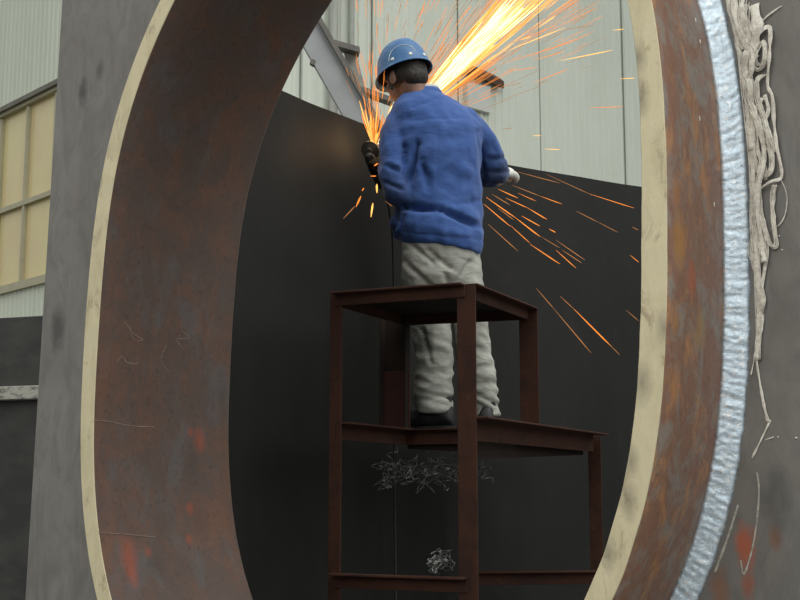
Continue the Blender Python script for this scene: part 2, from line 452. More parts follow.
def shell_D(px, py):            # distance of the wall at a pixel
    r = ray(px, py); best = 9
    for a, b in zip(TP, TP[1:]):
        den = r.x * (b.y - a.y) - r.y * (b.x - a.x)
        if abs(den) < 1e-9: continue
        t = (a.x * (b.y - a.y) - a.y * (b.x - a.x)) / den; s = (a.x * r.y - a.y * r.x) / den
        if -1e-4 <= s <= 1.0001: best = t * r.y
    return best

# ================================================================= SCAFFOLD
S_ = .895
def V2(x, y): return Vector((x * S_, y * S_, 0))
a_ = Vector((.42, .907, 0)).normalized(); b_ = Vector((-.907, .42, 0)).normalized()
pN = V2(.27, 5.1); pL = pN + b_ * .604 * S_; pR = pN + a_ * 1.84 * S_
pM = pL + a_ * .72 * S_; pQ = pN + a_ * .77 * S_
pF = pL + a_ * 1.48 * S_
ZP = W(474, 419, pN.y).z
ZTOP = W(465, 284, pN.y).z
ZR = W(465, 577, pN.y).z
m_sc = Mat('rusty_angle_iron', .75, 0, .25).col((.052, .019, .011))
m_sc.mix(m_sc.ramp(m_sc.noise(9, 6, .7, .5), .45, .7), (.026, .012, .009))
m_sc.mix(m_sc.mul(m_sc.ramp(m_sc.noise(26, 6, .7), .56, .72), .7), (.085, .032, .014))
m_sc.mix(m_sc.mul(m_sc.ramp(m_sc.noise(60, 4, .7), .64, .76), .5), (.15, .11, .08))
m_sc.bump(m_sc.noise(60, 5, .7), .002, .7)
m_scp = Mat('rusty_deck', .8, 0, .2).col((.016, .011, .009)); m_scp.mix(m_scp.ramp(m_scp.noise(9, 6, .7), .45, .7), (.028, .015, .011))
scaf = empty('work_platform', (pQ.x, pQ.y, 0)); tag(scaf, 'rusty brown angle-iron work stand with open cage holding the worker', 'scaffold')
def post(p, z0, z1, w, sx, sy, th=.008, m=m_sc):
    bm = bmesh.new(); q0, q1 = Vector((p.x, p.y, z0)), Vector((p.x, p.y, z1))
    prism(bm, angle(w, th, sx, sy), q0, q1, up=a_, side=-b_); return link('post', bm, m, scaf, bevel=.002)
def rail(p, q, z, w, fx=1, fy=-1, name='rail', th=.008, m=m_sc):
    bm = bmesh.new(); prism(bm, angle(w, th, fx, fy), Vector((p.x, p.y, z)), Vector((q.x, q.y, z))); return link(name, bm, m, scaf, bevel=.002)
post(pN + b_ * .035, 0, ZTOP, .074, 1, -1)
post(pL + b_ * .025, 0, ZTOP, .052, 1, -1)
post(pR + b_ * .03, 0, ZP, .064, 1, -1)
post(pF + b_ * .03, 0, ZP, .064, 1, -1)
post(pQ + b_ * .035, ZP, ZTOP, .082, 1, -1)
# wide channel on the left back, red plate below, dark above
mm = pM + b_ * .1
bm = bmesh.new(); prism(bm, [(0, 0), (.125, 0), (.125, .05), (.117, .05), (.117, .008), (.008, .008), (.008, .05), (0, .05)], Vector((mm.x, mm.y, ZP - .02)), Vector((mm.x, mm.y, ZTOP)), up=a_, side=-b_)
m_dk = Mat('dark_channel', .8, 0, .2).col((.022, .016, .013)); m_dk.mix(m_dk.ramp(m_dk.noise(9), .45, .7), (.035, .02, .015))
chn = link('post', bm, m_dk, scaf, bevel=.002); tag(chn, 'wide dark channel post')
m_rp = Mat('red_oxide_plate', .7, 0, .25).col((.055, .018, .014)); m_rp.mix(m_rp.ramp(m_rp.noise(12, 5, .7), .45, .7), (.035, .013, .011))
q = mm - a_ * .012
bm = bmesh.new(); prism(bm, [(0, 0), (.13, 0), (.13, .010), (0, .010)], Vector((q.x, q.y, ZP - .005)), Vector((q.x, q.y, W(400, 372, q.y).z)), up=a_, side=-b_)
tag(link('toe_plate', bm, m_rp, scaf, bevel=.002), 'reddish plate on the wide post')
# deck level
rail(pL, pM, ZP, .066); rail(pN, pR - a_ * .03, ZP + .008, .085); rail(pM, pQ, ZP, .066); rail(pL + b_*.02, pN, ZP - .35, .001) if False else None
rail(pF, pR, ZP, .066, -1); rail(pM, pF, ZP, .066)
# top rails
rail(pL, pM, ZTOP, .05); rail(pN, pQ, ZTOP, .05); rail(pM, pQ, ZTOP, .05); rail(pL, pN, ZTOP, .05)
# low rails
rail(pL, pN, ZR, .055); rail(pF, pR, W(590, 570, pR.y).z, .065)
# deep dark joists under the deck
def joist(p, q, zp, zq):
    bm = bmesh.new(); s = (q - p).cross(Z0).normalized() * .006
    V = [[Vector((p.x, p.y, zp)) + s, Vector((p.x, p.y, zp)) - s, Vector((p.x, p.y, ZP - .013)) - s, Vector((p.x, p.y, ZP - .013)) + s],
         [Vector((q.x, q.y, zq)) + s, Vector((q.x, q.y, zq)) - s, Vector((q.x, q.y, ZP - .013)) - s, Vector((q.x, q.y, ZP - .013)) + s]]
    rings(bm, V); link('joist', bm, m_scp, scaf)
Z0 = Vector((0, 0, 1))
j0, j1 = pN + b_ * .05 + a_ * .05, pR + b_ * .05 - a_ * .03
joist(j0, j1, W(474, 460, j0.y).z, W(588, 455, j1.y).z)
j0, j1 = pM + a_ * .03, pQ + a_ * .03 + b_ * .06
joist(j0, j1, W(406, 449, j0.y).z, W(470, 455, j1.y).z)
# deck plate
bm = bmesh.new()
A4 = [pM - a_ * .0, pQ, pR, pF]
lo = [bm.verts.new(Vector((p.x, p.y, ZP - .012))) for p in A4]; hi = [bm.verts.new(Vector((p.x, p.y, ZP))) for p in A4]
bm.faces.new(lo[::-1]); bm.faces.new(hi)
for i in range(4): bm.faces.new((lo[i], lo[(i + 1) % 4], hi[(i + 1) % 4], hi[i]))
link('deck', bm, m_scp, scaf)
bm = bmesh.new(); A4 = [pL, pN, pQ, pM]      # upper step plate
lo = [bm.verts.new(Vector((p.x, p.y, ZTOP - .010))) for p in A4]; hi = [bm.verts.new(Vector((p.x, p.y, ZTOP - .001))) for p in A4]
bm.faces.new(lo[::-1]); bm.faces.new(hi)
for i in range(4): bm.faces.new((lo[i], lo[(i + 1) % 4], hi[(i + 1) % 4], hi[i]))
link('deck', bm, m_scp, scaf)

# crumpled clear film hanging under the deck + scrap on the low rail
m_fl = Mat('crumpled_film', .35, 0, .5).col((.09, .09, .085))
m_fl.mix(m_fl.ramp(m_fl.noise(40, 5, .7), .5, .62), (.55, .56, .52))
m_fl.b.inputs['Alpha'].default_value = 1
def tangle(name, x0, x1, y0, y1, D, nst, r, ztop=None):
    bm = bmesh.new()
    for k in range(nst):
        cx = random.gauss((x0 + x1) / 2 - (x1 - x0) * .12, (x1 - x0) * .26); cy = random.gauss((y0 + y1) / 2, (y1 - y0) * .2); cx = min(x1 - 2, max(x0 + 2, cx))
        pts = []
        for j in range(random.randint(4, 8)):
            x = cx + random.gauss(0, 5); y = cy + random.gauss(0, 4)
            pts.append(W(x, y, D + random.uniform(-.03, .03)))
        tube(bm, smoothpath(pts, 4), r * random.uniform(.5, 1.3), 5)
    return bm
bm = tangle('f', 383, 502, 454, 488, 5.45, 70, .0014)
for x in (395, 425, 452, 480):   # hanging threads to the deck
    tube(bm, smoothpath([W(x, 470, 5.45), W(x + 3, 458, 5.46), Vector((W(x, 450, 5.46).x, 5.46, ZP - .014))], 4), .0015, 5)
o = link('crumpled_film', bm, m_fl, smooth=True); tag(o, 'crumpled shiny clear film dangling under the rusty platform deck', 'plastic film', kind='stuff')
pl = (pL + pN) * .5 
bm = tangle('g', 434, 452, 549, 573, (pL * .2 + pN * .8).y + .03, 26, .0016)
o = link('scrap_film', bm, m_fl, smooth=True); tag(o, 'small shiny scrap of film caught on the low rail of the stand', 'plastic film', kind='stuff')

# ================================================================= WORKER
h_ = Vector((-.38, .925, 0)).normalized(); s_ = Vector((h_.y, -h_.x, 0)); Z = Vector((0, 0, 1))
def wr(c, n, sx=1, sc=1):
    return noise.noise(Vector((c.x * 9, c.y * 9, c.z * 14)) * sc)
worker_loc = Vector((W(450, 425, 5.55).x, 5.58, ZP))
# ---- head frame
hf = Vector((-.62, .74, -.25)).normalized(); hr = hf.cross(Z).normalized()
hr = (hr + Z * .07).normalized()
hu = hr.cross(hf).normalized()
hc = W(405, 79, 5.50)
HM = Matrix((( hr.x, hf.x, hu.x, hc.x), (hr.y, hf.y, hu.y, hc.y), (hr.z, hf.z, hu.z, hc.z), (0, 0, 0, 1)))
def hand(bm, wrist, dirv, palm_n, thumb_side, s=1.0, curl=.6, infl=0):
    """palm, four unequal curled fingers and a thumb from the palm's side"""
    d = dirv.normalized(); pn = (palm_n - d * palm_n.dot(d)).normalized(); sd = d.cross(pn).normalized() * thumb_side
    rs = []
    for t, w, h in ((-.01, .026, .021), (.02, .034, .020), (.05, .042, .018), (.085, .042, .016), (.098, .036, .012)):
        rs.append(ell(wrist + d * t * s, sd * (w + infl) * s, pn * (h + infl) * s, 14))
    rings(bm, rs)
    for k, (o, l, r) in enumerate(((.030, .072, .0095), (.010, .080, .010), (-.010, .075, .0095), (-.029, .060, .0085))):
        p = wrist + (d * .088 + sd * o) * s; ang = 0; P = [p - d * .02 * s, p]; v = d
        for seg in (.45, .32, .23):
            ang += curl * (.8 if seg > .4 else 1.1)
            v = (d * math.cos(ang) + pn * math.sin(ang)); p = p + v * l * seg * s; P.append(p)
        capsule(bm, P, [(r + infl) * s] * 3 + [(r * .92 + infl) * s, (r * .8 + infl) * s], 10)
    p = wrist + (d * .03 + sd * .032) * s
    P = [p - sd * .012 * s, p + (sd * .022 + d * .018 + pn * .01) * s, p + (sd * .03 + d * .045 + pn * .028) * s, p + (sd * .022 + d * .066 + pn * .045) * s]
    capsule(bm, P, [(.013 + infl) * s, (.0125 + infl) * s, (.011 + infl) * s, (.009 + infl) * s], 10)
# joints
Lsh, Lel, Lwr = W(401, 122, 5.48), W(397, 188, 5.40), W(387, 167, 5.46)
Rsh, Rel, Rwr = W(472, 126, 5.56), W(492, 171, 5.74), W(500, 174, 5.95)
Lel0 = W(396, 155, 5.43)
Lhd = (W(374, 159, 5.55) - Lwr).normalized(); Rhd = (W(509, 168, 6.12) - Rwr).normalized()
# ---- body (one continuous mesh)
bm = bmesh.new()
sphere(bm, (0, -.012, .025), (.076, .095, .105), HM, 24, 16)
sphere(bm, (0, .035, -.05), (.056, .060, .062), HM, 20, 12)        # jaw
sphere(bm, (0, .066, -.078), (.026, .022, .020), HM, 14, 8)        # chin
sphere(bm, (0, .072, .028), (.055, .024, .016), HM, 14, 8)         # brow
for sx in (-1, 1): sphere(bm, (sx * .036, .070, -.022), (.022, .02, .02), HM, 12, 8)
capsule(bm, [HM @ Vector((0, .088, .015)), HM @ Vector((0, .100, -.008)), HM @ Vector((0, .107, -.024))], [.008, .011, .014], 10)
for sx in (-1, 1):
    sphere(bm, (sx * .017, .090, -.050), (.014, .010, .006), HM, 10, 6); sphere(bm, (sx * .010, .090, -.060), (.014, .010, .006), HM, 10, 6)
    sphere(bm, (sx * .082, -.005, -.012), (.010, .022, .034), HM, 12, 8); sphere(bm, (sx * .088, -.016, .004), (.008, .014, .018), HM, 10, 6)
nk = W(421, 103, 5.50)
capsule(bm, [HM @ Vector((0, -.03, -.03)), (HM @ Vector((0, -.035, -.09)) + nk) / 2, nk], [.062, .060, .070], 16)
cx_ = [W(436, 125, 5.5), W(440, 165, 5.5), W(440, 205, 5.5), W(441, 250, 5.52)]
rs = []
for c, w, dp in zip(cx_, (.17, .165, .155, .165), (.10, .115, .10, .11)): rs.append(ell(c, s_ * w, h_ * dp, 20))
rings(bm, rs)
for P, r in (([Lsh, Lel0, Lel], [.055, .048, .042]), ([Lel, Lwr], [.042, .030]), ([Rsh, Rel], [.055, .043]), ([Rel, Rwr], [.043, .030]),
             ([W(424, 255, 5.52), W(431, 330, 5.53), W(433, 408, 5.56)], [.085, .058, .042]), ([W(460, 255, 5.55), W(470, 330, 5.60), W(484, 408, 5.68)], [.085, .058, .042])):
    capsule(bm, P, r, 14)
hand(bm, Lwr, Lhd, Vector((.2, .3, -1)), -1, .86, .75, -.001); hand(bm, Rwr, Rhd, Vector((0, .3, -1)), -1, .86, .45, -.001)
bm = remesh(bm, .0065, 5)
m_sk = Mat('skin', .55).col((.27, .145, .10)); m_sk.mix(m_sk.ramp(m_sk.noise(20, 4), .4, .7), (.19, .105, .075))
m_sk.b.inputs['Subsurface Weight'].default_value = .08
body = link('person', bm, m_sk, None, smooth=True)
tag(body, 'person in blue work jacket, pale grey trousers and blue hard hat grinding on the platform', 'person')
# eyes
m_ey = Mat('eye', .2).col((.75, .72, .68)); m_ey.spot(HM @ Vector((-.030, .092, .002)), .004, (.02, .012, .01)); m_ey.spot(HM @ Vector((.030, .092, .002)), .004, (.02, .012, .01))
for sx in (-1, 1):
    bm = bmesh.new(); sphere(bm, (sx * .030, .078, .002), (.012, .012, .010), HM, 12, 8); link('eye', bm, m_ey, body, smooth=True)
# hair
bm = bmesh.new()
sphere(bm, (0, -.022, .022), (.086, .100, .098), HM, 24, 14)
sphere(bm, (0, -.060, -.018), (.070, .058, .060), HM, 20, 12)
sphere(bm, (-.068, .012, .015), (.022, .04, .035), HM, 12, 8); sphere(bm, (.068, .012, .015), (.022, .04, .035), HM, 12, 8)
sphere(bm, (-.077, .018, -.035), (.010, .012, .03), HM, 10, 6); sphere(bm, (.077, .018, -.035), (.010, .012, .03), HM, 10, 6)
bm = remesh(bm, .006, 3, lambda c, n: .003 * noise.noise(c * 120))
m_hr = Mat('dark_hair', .6).col((.018, .013, .010)); m_hr.mix(m_hr.ramp(m_hr.noise((90, 90, 25), 4), .45, .7), (.04, .028, .02))
link('hair', bm, m_hr, body, smooth=True)
# ---- hard hat
m_ht = Mat('blue_hard_hat', .45, 0, .4).col((.030, .115, .28))
m_ht.mix(m_ht.ramp(m_ht.noise(30, 5, .7, .4), .48, .68), (.060, .17, .31))
m_ht.mix(m_ht.mul(m_ht.ramp(m_ht.noise(45, 5, .75), .6, .7), .7), (.24, .33, .38))
m_ht.mix(m_ht.mul(m_ht.ramp(m_ht.noise(60, 5, .75), .62, .72), .6), (.03, .07, .14))
m_li = Mat('black_helmet_liner', .8).col((.012, .012, .013)); m_li.mix(m_li.ramp(m_li.noise(40), .4, .7), (.02, .02, .02))
hatM = HM @ Matrix.Translation((0, -.004, .030))
def hat_r(th): return .111 + .004 * math.cos(2 * th), .131
bm = bmesh.new()
rs = []
NA = 40
def hatpt(th, ph, g=1.0):
    ridge = 1 + .035 * math.exp(-(math.cos(th) * math.cos(ph) / .12) ** 2) * max(0, math.sin(ph))
    flare = 1 + .05 * max(0, (.18 - ph) / .18)
    return Vector((.112 * g * math.cos(th) * math.cos(ph) ** .8 * flare, .132 * g * math.sin(th) * math.cos(ph) ** .8 * flare, .156 * g * math.sin(ph) * ridge))
phs = [0, .05, .12, .25, .42, .6, .8, 1.0, 1.2, 1.38, 1.5, 1.56]
for ph in phs: rs.append([hatM @ hatpt(2 * math.pi * i / NA, ph) for i in range(NA)])
inn = [[hatM @ hatpt(2 * math.pi * i / NA, ph, .965) for i in range(NA)] for ph in reversed(phs)]
# brim: a short lip all round, a longer peak in front
def lip(i, up):
    th = 2 * math.pi * i / NA; fr = max(0, math.sin(th)) ** 3
    p = hatpt(th, 0); e = Vector((p.x, p.y, 0)).normalized(); return hatM @ (p + e * (.004 + .016 * fr) + Vector((0, 0, -.006 - .006 * fr + up)))
lipo = [[lip(i, -.003) for i in range(NA)], [lip(i, .003) for i in range(NA)]]
L = rings(bm, [inn[-1]] + lipo + rs, cap=False)
NOUT = len(bm.faces)
L2 = rings(bm, inn, cap=False)
bm.faces.new(L2[0][::-1]); bm.faces.new(L[-1])
bmesh.ops.remove_doubles(bm, verts=bm.verts[:], dist=1e-5)
hat = link('hard_hat', bm, [m_ht, m_li], body, smooth=True)
for f_ in hat.data.polygons:
    if f_.index >= NOUT: f_.material_index = 1
m_wh = Mat('white_stud', .5).col((.72, .74, .70))
for th in (-2.75, -2.05, -1.40):
    p = hatpt(th, .16, 1.0); nn = Vector((p.x / .0125, p.y / .0174, p.z / .022)).normalized()
    bm = bmesh.new(); a = nn.orthogonal().normalized(); b = nn.cross(a)
    rings(bm, [[hatM @ (q + nn * k) for q in ell(p, a * r, b * r, 12)] for r, k in ((.0085, -.004), (.0085, .002), (.006, .0045))]); link('stud', bm, m_wh, hat, smooth=False)
bm = bmesh.new(); P = []
for i in range(13):
    t = math.pi * (.05 + .95 * i / 12); th = -2.35 + .55 * math.cos(t); ph = .16 + .42 * math.sin(t); P.append(hatM @ (hatpt(th, ph, 1.003)))
tube(bm, P, .0013, 6); link('emblem_arc', bm, m_wh, hat)

# ---- jacket
bm = bmesh.new(); rs = []
px_ = .00443
for y, x, hw, dp, D in ((251, 442, 40, .135, 5.50), (243, 440, 44, .150, 5.50), (232, 439, 46.5, .158, 5.50), (218, 439, 47, .158, 5.50), (207, 440, 46, .146, 5.50), (195, 440, 46, .145, 5.50), (175, 440, 46, .15, 5.495),
                        (155, 440, 46.5, .15, 5.49), (135, 438, 48, .145, 5.49), (120, 436, 47, .13, 5.50), (109, 432, 42, .115, 5.505), (102, 428, 34, .098, 5.51), (96, 424, 25, .085, 5.515), (91, 422, 20, .075, 5.52)):
    tl_ = Vector((.0, 0, -.0)) ; c = W(x, y, D)
    up_t = Z * (-.10 if y > 225 else 0)
    rs.append(ell(c, (s_ + up_t) * hw * px_ * 1.0, h_ * dp, 28))
rings(bm, rs)
capsule(bm, [W(404, 118, 5.48), W(397, 135, 5.455), Lel0, W(396, 178, 5.41), W(398, 192, 5.405)], [.070, .074, .070, .070, .068], 18)
capsule(bm, [Lel, (Lel + Lwr) / 2, Lwr + (Lel - Lwr) * .10], [.066, .056, .046], 18)
capsule(bm, [W(464, 121, 5.54), W(476, 136, 5.60), W(487, 154, 5.67), W(491, 171, 5.73)], [.066, .072, .075, .083], 18)
capsule(bm, [Rel, (Rel + Rwr) / 2, Rwr], [.080, .066, .047], 18)
# gathered waistband roll and collar
capsule(bm, [W(402, 228, 5.42), W(398, 222, 5.48), W(399, 232, 5.52)], [.035, .04, .035], 12)
def jd(c, n):
    x, y = proj(c); v = 0
    v += .007 * noise.noise(Vector((c.x * 7, c.y * 7, c.z * 12))) + .006 * noise.noise(Vector((c.x * 22, c.y * 22, c.z * 20)))
    back = max(0, -n.dot(h_))
    # deep sagging folds across the small of the back and from the armpit
    def fold(x0, y0, x1, y1, w, dpt):
        dx, dy = x1 - x0, y1 - y0; t = max(0, min(1, ((x - x0) * dx + (y - y0) * dy) / (dx * dx + dy * dy)))
        e = math.hypot(x - x0 - t * dx, y - y0 - t * dy); return -dpt * math.exp(-(e / w) ** 2) * (math.sin(math.pi * min(1, max(.12, t))) ** .5 if 0 < t < 1 else .3)
    if back > .1:
        v += fold(402, 207, 440, 209, 3.4, .042) + fold(440, 209, 480, 227, 3.2, .038)
        v += fold(417, 142, 408, 185, 3.0, .038) + fold(404, 145, 404, 178, 2.6, .022)
        v += fold(421, 158, 428, 190, 4, .018) + fold(420, 165, 430, 178, 2.5, .010) + fold(455, 205, 485, 200, 3, .008)
        v += fold(400, 120, 470, 118, 1.6, .0035) + fold(438, 118, 436, 200, 1.3, .002) + fold(460, 130, 452, 195, 6, .008) + fold(478, 130, 486, 195, 2.6, .012)
        v += fold(400, 232, 480, 240, 1.6, .004) - fold(402, 222, 478, 236, 5, .006) + fold(412, 108, 438, 98, 1.8, .005)
    for (x0, y0, x1, y1) in ((487, 160, 506, 158), (486, 172, 509, 172), (488, 184, 505, 186), (385, 165, 402, 172), (384, 182, 404, 190), (398, 215, 392, 232), (404, 214, 398, 236)):
        v += fold(x0, y0, x1, y1, 2.4, .016)
    return v
bm = remesh(bm, .0075, 4, jd)
m_jk = Mat('blue_drill_cotton', .85, 0, .2).col((.040, .092, .28))
m_jk.mix(m_jk.ramp(m_jk.noise(5, 5, .6, .3), .42, .7), (.058, .120, .33))
m_jk.mix(m_jk.mul(m_jk.ramp(m_jk.noise(14, 5, .7, .5), .56, .75), .5), (.050, .08, .19))
m_jk.b.inputs['Sheen Weight'].default_value = .15
m_jk.bump(m_jk.noise((9, 9, 13), 3, .5, .3), .018, .55); m_jk.bump(m_jk.noise((35, 35, 50), 4, .6), .003, .6)
# darker patches at both elbows and the left shoulder
m_jk.spot(W(497, 180, 5.70), .10, (.026, .034, .060), .8); m_jk.spot(W(392, 195, 5.36), .09, (.030, .045, .10), .7); m_jk.spot(W(388, 128, 5.42), .05, (.05, .05, .08), .5)
link('jacket', bm, m_jk, body, smooth=True)
# turned collar and white shirt collar
bm = bmesh.new(); rs = []
for k, (dz, g) in enumerate(((-.025, 1.22), (.0, 1.12), (.012, 1.0), (.010, .93), (-.02, .95))):
    c = W(422, 93, 5.515) + Z * dz; rs.append(ell(c, (s_ + Z * .12) * .082 * g, h_ * .073 * g, 26))
rings(bm, rs, cap=False); link('collar', bm, m_jk, body, smooth=True)
bm = bmesh.new(); rs = []
for dz, g in ((-.02, 1.0), (.016, .93), (.020, .90), (.018, .87), (-.02, .9)):
    c = W(423, 92, 5.515) + Z * dz; rs.append(ell(c, (s_ + Z * .16) * .080 * g, h_ * .072 * g, 26))
m_cl = Mat('white_collar_cloth', .8).col((.66, .66, .62)); m_cl.mix(m_cl.ramp(m_cl.noise(30), .4, .7), (.5, .5, .46))
rings(bm, rs, cap=False); link('shirt_collar', bm, m_cl, body, smooth=True)

# ---- trousers
bm = bmesh.new(); rs = []
for y, x, hw, dp, D in ((232, 441, 38, .115, 5.51), (245, 441, 41, .135, 5.51), (262, 441, 42, .14, 5.52), (280, 441, 41.5, .13, 5.53), (292, 442, 38, .11, 5.54)): rs.append(ell(W(x, y, D), s_ * hw * px_, h_ * dp, 26))
rings(bm, rs)
def leg(pts):
    rs = []
    for y, x, hw, D in pts: rs.append(ell(W(x, y, D), s_ * hw * D / F, h_ * (hw * D / F * 1.08), 22))
    rings(bm, rs)
leg(((262, 424, 22, 5.52), (285, 425, 23.5, 5.53), (305, 429, 21.5, 5.53), (325, 431, 20, 5.53), (350, 434, 19, 5.54), (372, 434, 18.6, 5.55), (388, 433, 19.6, 5.56), (398, 433, 20.5, 5.56), (408, 434, 19, 5.56), (413, 434, 18, 5.56)))
leg(((262, 460, 21, 5.54), (285, 463, 20.5, 5.55), (305, 466, 20, 5.57), (325, 470, 18.5, 5.60), (350, 473, 18, 5.63), (372, 477, 18.5, 5.65), (390, 480, 18.2, 5.67), (405, 483, 16.5, 5.68), (416, 485, 14.5, 5.68)))
def td(c, n):
    x, y = proj(c); v = .003 * noise.noise(Vector((c.x * 10, c.y * 10, c.z * 14)))
    low = max(0, min(1, (y - 325) / 70)); v += (.010 * low) * noise.noise(Vector((c.x * 9, c.y * 9, c.z * 34)))
    v += .006 * noise.noise(Vector((c.x * 18 + c.z * 20, c.y * 18, c.z * 22)))
    for (x0, y0, x1, y1) in ((428, 250, 450, 268), (410, 243, 432, 262), (405, 262, 430, 285), (470, 262, 452, 290), (422, 330, 430, 360), (446, 275, 452, 300), (476, 395, 498, 405), (474, 402, 492, 412), (420, 392, 452, 398)):
        dx, dy = x1 - x0, y1 - y0; t = max(0, min(1, ((x - x0) * dx + (y - y0) * dy) / (dx * dx + dy * dy)))
        v -= .012 * math.exp(-(math.hypot(x - x0 - t * dx, y - y0 - t * dy) / 2.6) ** 2)
    return v
bm = remesh(bm, .0075, 3, td)
m_tr = Mat('pale_grey_cotton', .9, 0, .2).col((.43, .43, .385))
m_tr.mix(m_tr.ramp(m_tr.noise(6, 5, .65, .3), .42, .68), (.33, .33, .29))
m_tr.mix(m_tr.mul(m_tr.ramp(m_tr.noise(18, 5, .7, .5), .6, .75), .5), (.17, .165, .14))
m_tr.spot(W(424, 340, 5.45), .035, (.08, .08, .07), .8, (1, 1, .5)); m_tr.spot(W(436, 258, 5.38), .02, (.1, .1, .08), .6)
m_tr.bump(m_tr.noise((9, 9, 20), 3, .5, .4), .016, .6); m_tr.bump(m_tr.noise((35, 35, 60), 4, .6), .003, .6)
link('trousers', bm, m_tr, body, smooth=True)

# ---- boots
m_bt = Mat('black_boot', .55).col((.016, .016, .017)); m_bt.mix(m_bt.ramp(m_bt.noise(25, 5), .5, .7), (.035, .034, .034))
def boot(px, D, fd, w=1.0):
    c = W(px, 420, D); c.z = ZP
    f = fd.normalized(); r = Vector((f.y, -f.x, 0))
    bm = bmesh.new()
    rs = []
    for t, hw, zt in ((-.085, .022, .055), (-.075, .036, .09), (-.04, .041, .13), (0, .042, .125), (.05, .043, .098), (.10, .048, .080), (.15, .046, .070), (.18, .032, .055), (.192, .014, .04)):
        ring_ = []
        for i in range(16):
            a = 2 * math.pi * i / 16; z = max(.018, zt * .5 + .018 + math.sin(a) * zt * .5); ring_.append(c + f * t + r * math.cos(a) * hw * w * (1 if math.sin(a) < .2 else .86) + Z * z)
        rs.append(ring_)
    rings(bm, rs)
    capsule(bm, [c + Z * .08 - f * .02, c + Z * .14 - f * .025], [.046, .046], 14)
    bm = remesh(bm, .007, 3); b = link('boot', bm, m_bt, body, smooth=True)
    bm = bmesh.new(); o = []
    for i in range(24):
        a = 2 * math.pi * i / 24; t = .053 + .145 * math.cos(a); hw = (.044 if t > .02 else .039) * w; o.append(c + f * t + r * math.copysign(abs(math.sin(a)) ** .6, math.sin(a)) * hw)
    rings(bm, [[p + Z * .001 for p in o], [p + Z * .022 for p in o]]); link('sole', bm, m_bt, b)
boot(437, 5.55, Vector((-.85, .5, 0))); boot(486, 5.68, Vector((.05, 1, 0)), .95)

# ---- gloves
m_gw = Mat('white_glove', .9, 0, .2).col((.72, .72, .66)); m_gw.mix(m_gw.ramp(m_gw.noise(30, 5), .45, .7), (.5, .49, .43)); m_gw.bump(m_gw.noise(140, 3), .002, .6)
m_gd = Mat('sooty_glove', .9, 0, .2).col((.012, .011, .010)); m_gd.mix(m_gd.ramp(m_gd.noise(30, 5), .45, .7), (.03, .022, .018))
bm = bmesh.new(); hand(bm, Lwr, Lhd, Vector((.2, .3, -1)), -1, .95, .75, .006); capsule(bm, [Lwr - Lhd * .05, Lwr], [.036, .034], 12); g1 = link('glove', remesh(bm, .004, 3), m_gd, body, smooth=True); tag(g1, 'dark sooty glove')
bm = bmesh.new(); hand(bm, Rwr, Rhd, Vector((0, .3, -1)), -1, 1.0, .45, .008); capsule(bm, [Rwr - Rhd * .06, Rwr + Rhd * .01], [.050, .045], 12); g2 = link('glove', remesh(bm, .004, 3), m_gw, body, smooth=True); tag(g2, 'white cotton glove')

# ================================================================= GRINDER
gc = W(374, 158, 5.52)
m_gr = Mat('dark_tool_body', .5).col((.02, .022, .022)); m_gm = Mat('tool_metal', .35, .8).col((.3, .3, .29)); m_gm.mix(m_gm.ramp(m_gm.noise(40), .4, .7), (.2, .19, .18)); m_gr.mix(m_gr.ramp(m_gr.noise(40), .4, .7), (.04, .04, .04))
ax = Vector((-.62, .45, .35)).normalized()          # towards the wheel
back = -(Lhd * .2 + Vector((-.35, -.1, .2))).normalized()
gr = empty('angle_grinder', gc); tag(gr, 'dark handheld angle grinder held in the left glove against the tank rim', 'grinder')
tipc = W(368, 153, 5.54)
bd = (W(378, 178, 5.60) - tipc).normalized()
bm = bmesh.new(); capsule(bm, [tipc + bd * .02, tipc + bd * .08, tipc + bd * .16], [.024, .025, .021], 14); link('motor_housing', bm, m_gr, gr, smooth=True)
bm = bmesh.new(); wn = Vector((.15, .5, .85)).normalized(); wn = (wn - bd * wn.dot(bd)).normalized()
a = bd; b = wn.cross(a)
rings(bm, [ell(tipc + wn * k, a * r, b * r, 28) for k, r in ((.030, .018), (.030, .045), (.034, .045), (.034, .018))]); link('grinding_wheel', bm, m_gm, gr)
bm = bmesh.new(); tube(bm, [tipc, tipc + wn * .03], [.022, .014], 14); link('gear_head', bm, m_gm, gr)
bm = bmesh.new(); tube(bm, smoothpath([tipc + bd * .16, tipc + bd * .22, W(390, 215, 5.70), W(393, 250, 5.74), W(394, 330, 5.74), W(394, 430, 5.72), Vector((-.02, 5.75, .9)), Vector((-.05, 5.7, .01))], 6), .005, 8); link('power_cord', bm, m_gr, gr, smooth=True)

# ================================================================= SPARKS
e_core = emit('spark_white_hot', (1, .80, .36), 2.4); e_y = emit('spark_yellow', (1, .52, .12), 1.6); e_o = emit('spark_orange', (1, .30, .05), 1.1); e_d = emit('spark_dim', (.85, .36, .12), .55)
def sliver(bm, p, q, r, mi=0, sag=0):
    d = (q - p); L_ = d.length; d = d.normalized(); a = d.orthogonal().normalized(); b = d.cross(a)
    V = []
    for t, k in ((0, .25), (.35, .8), (.75, 1), (1, .3)):
        c = p + (q - p) * t - Z * (sag * t * (1 - t)); V.append([bm.verts.new(c + (a * math.cos(g) + b * math.sin(g)) * r * k) for g in (0, 2.09, 4.19)])
    for i in range(3):
        for j in range(3):
            f = bm.faces.new((V[i][j], V[i][(j + 1) % 3], V[i + 1][(j + 1) % 3], V[i + 1][j])); f.material_index = mi
O = W(373, 152, 5.54)
def img(p, x, y, D): return W(x, y, D)
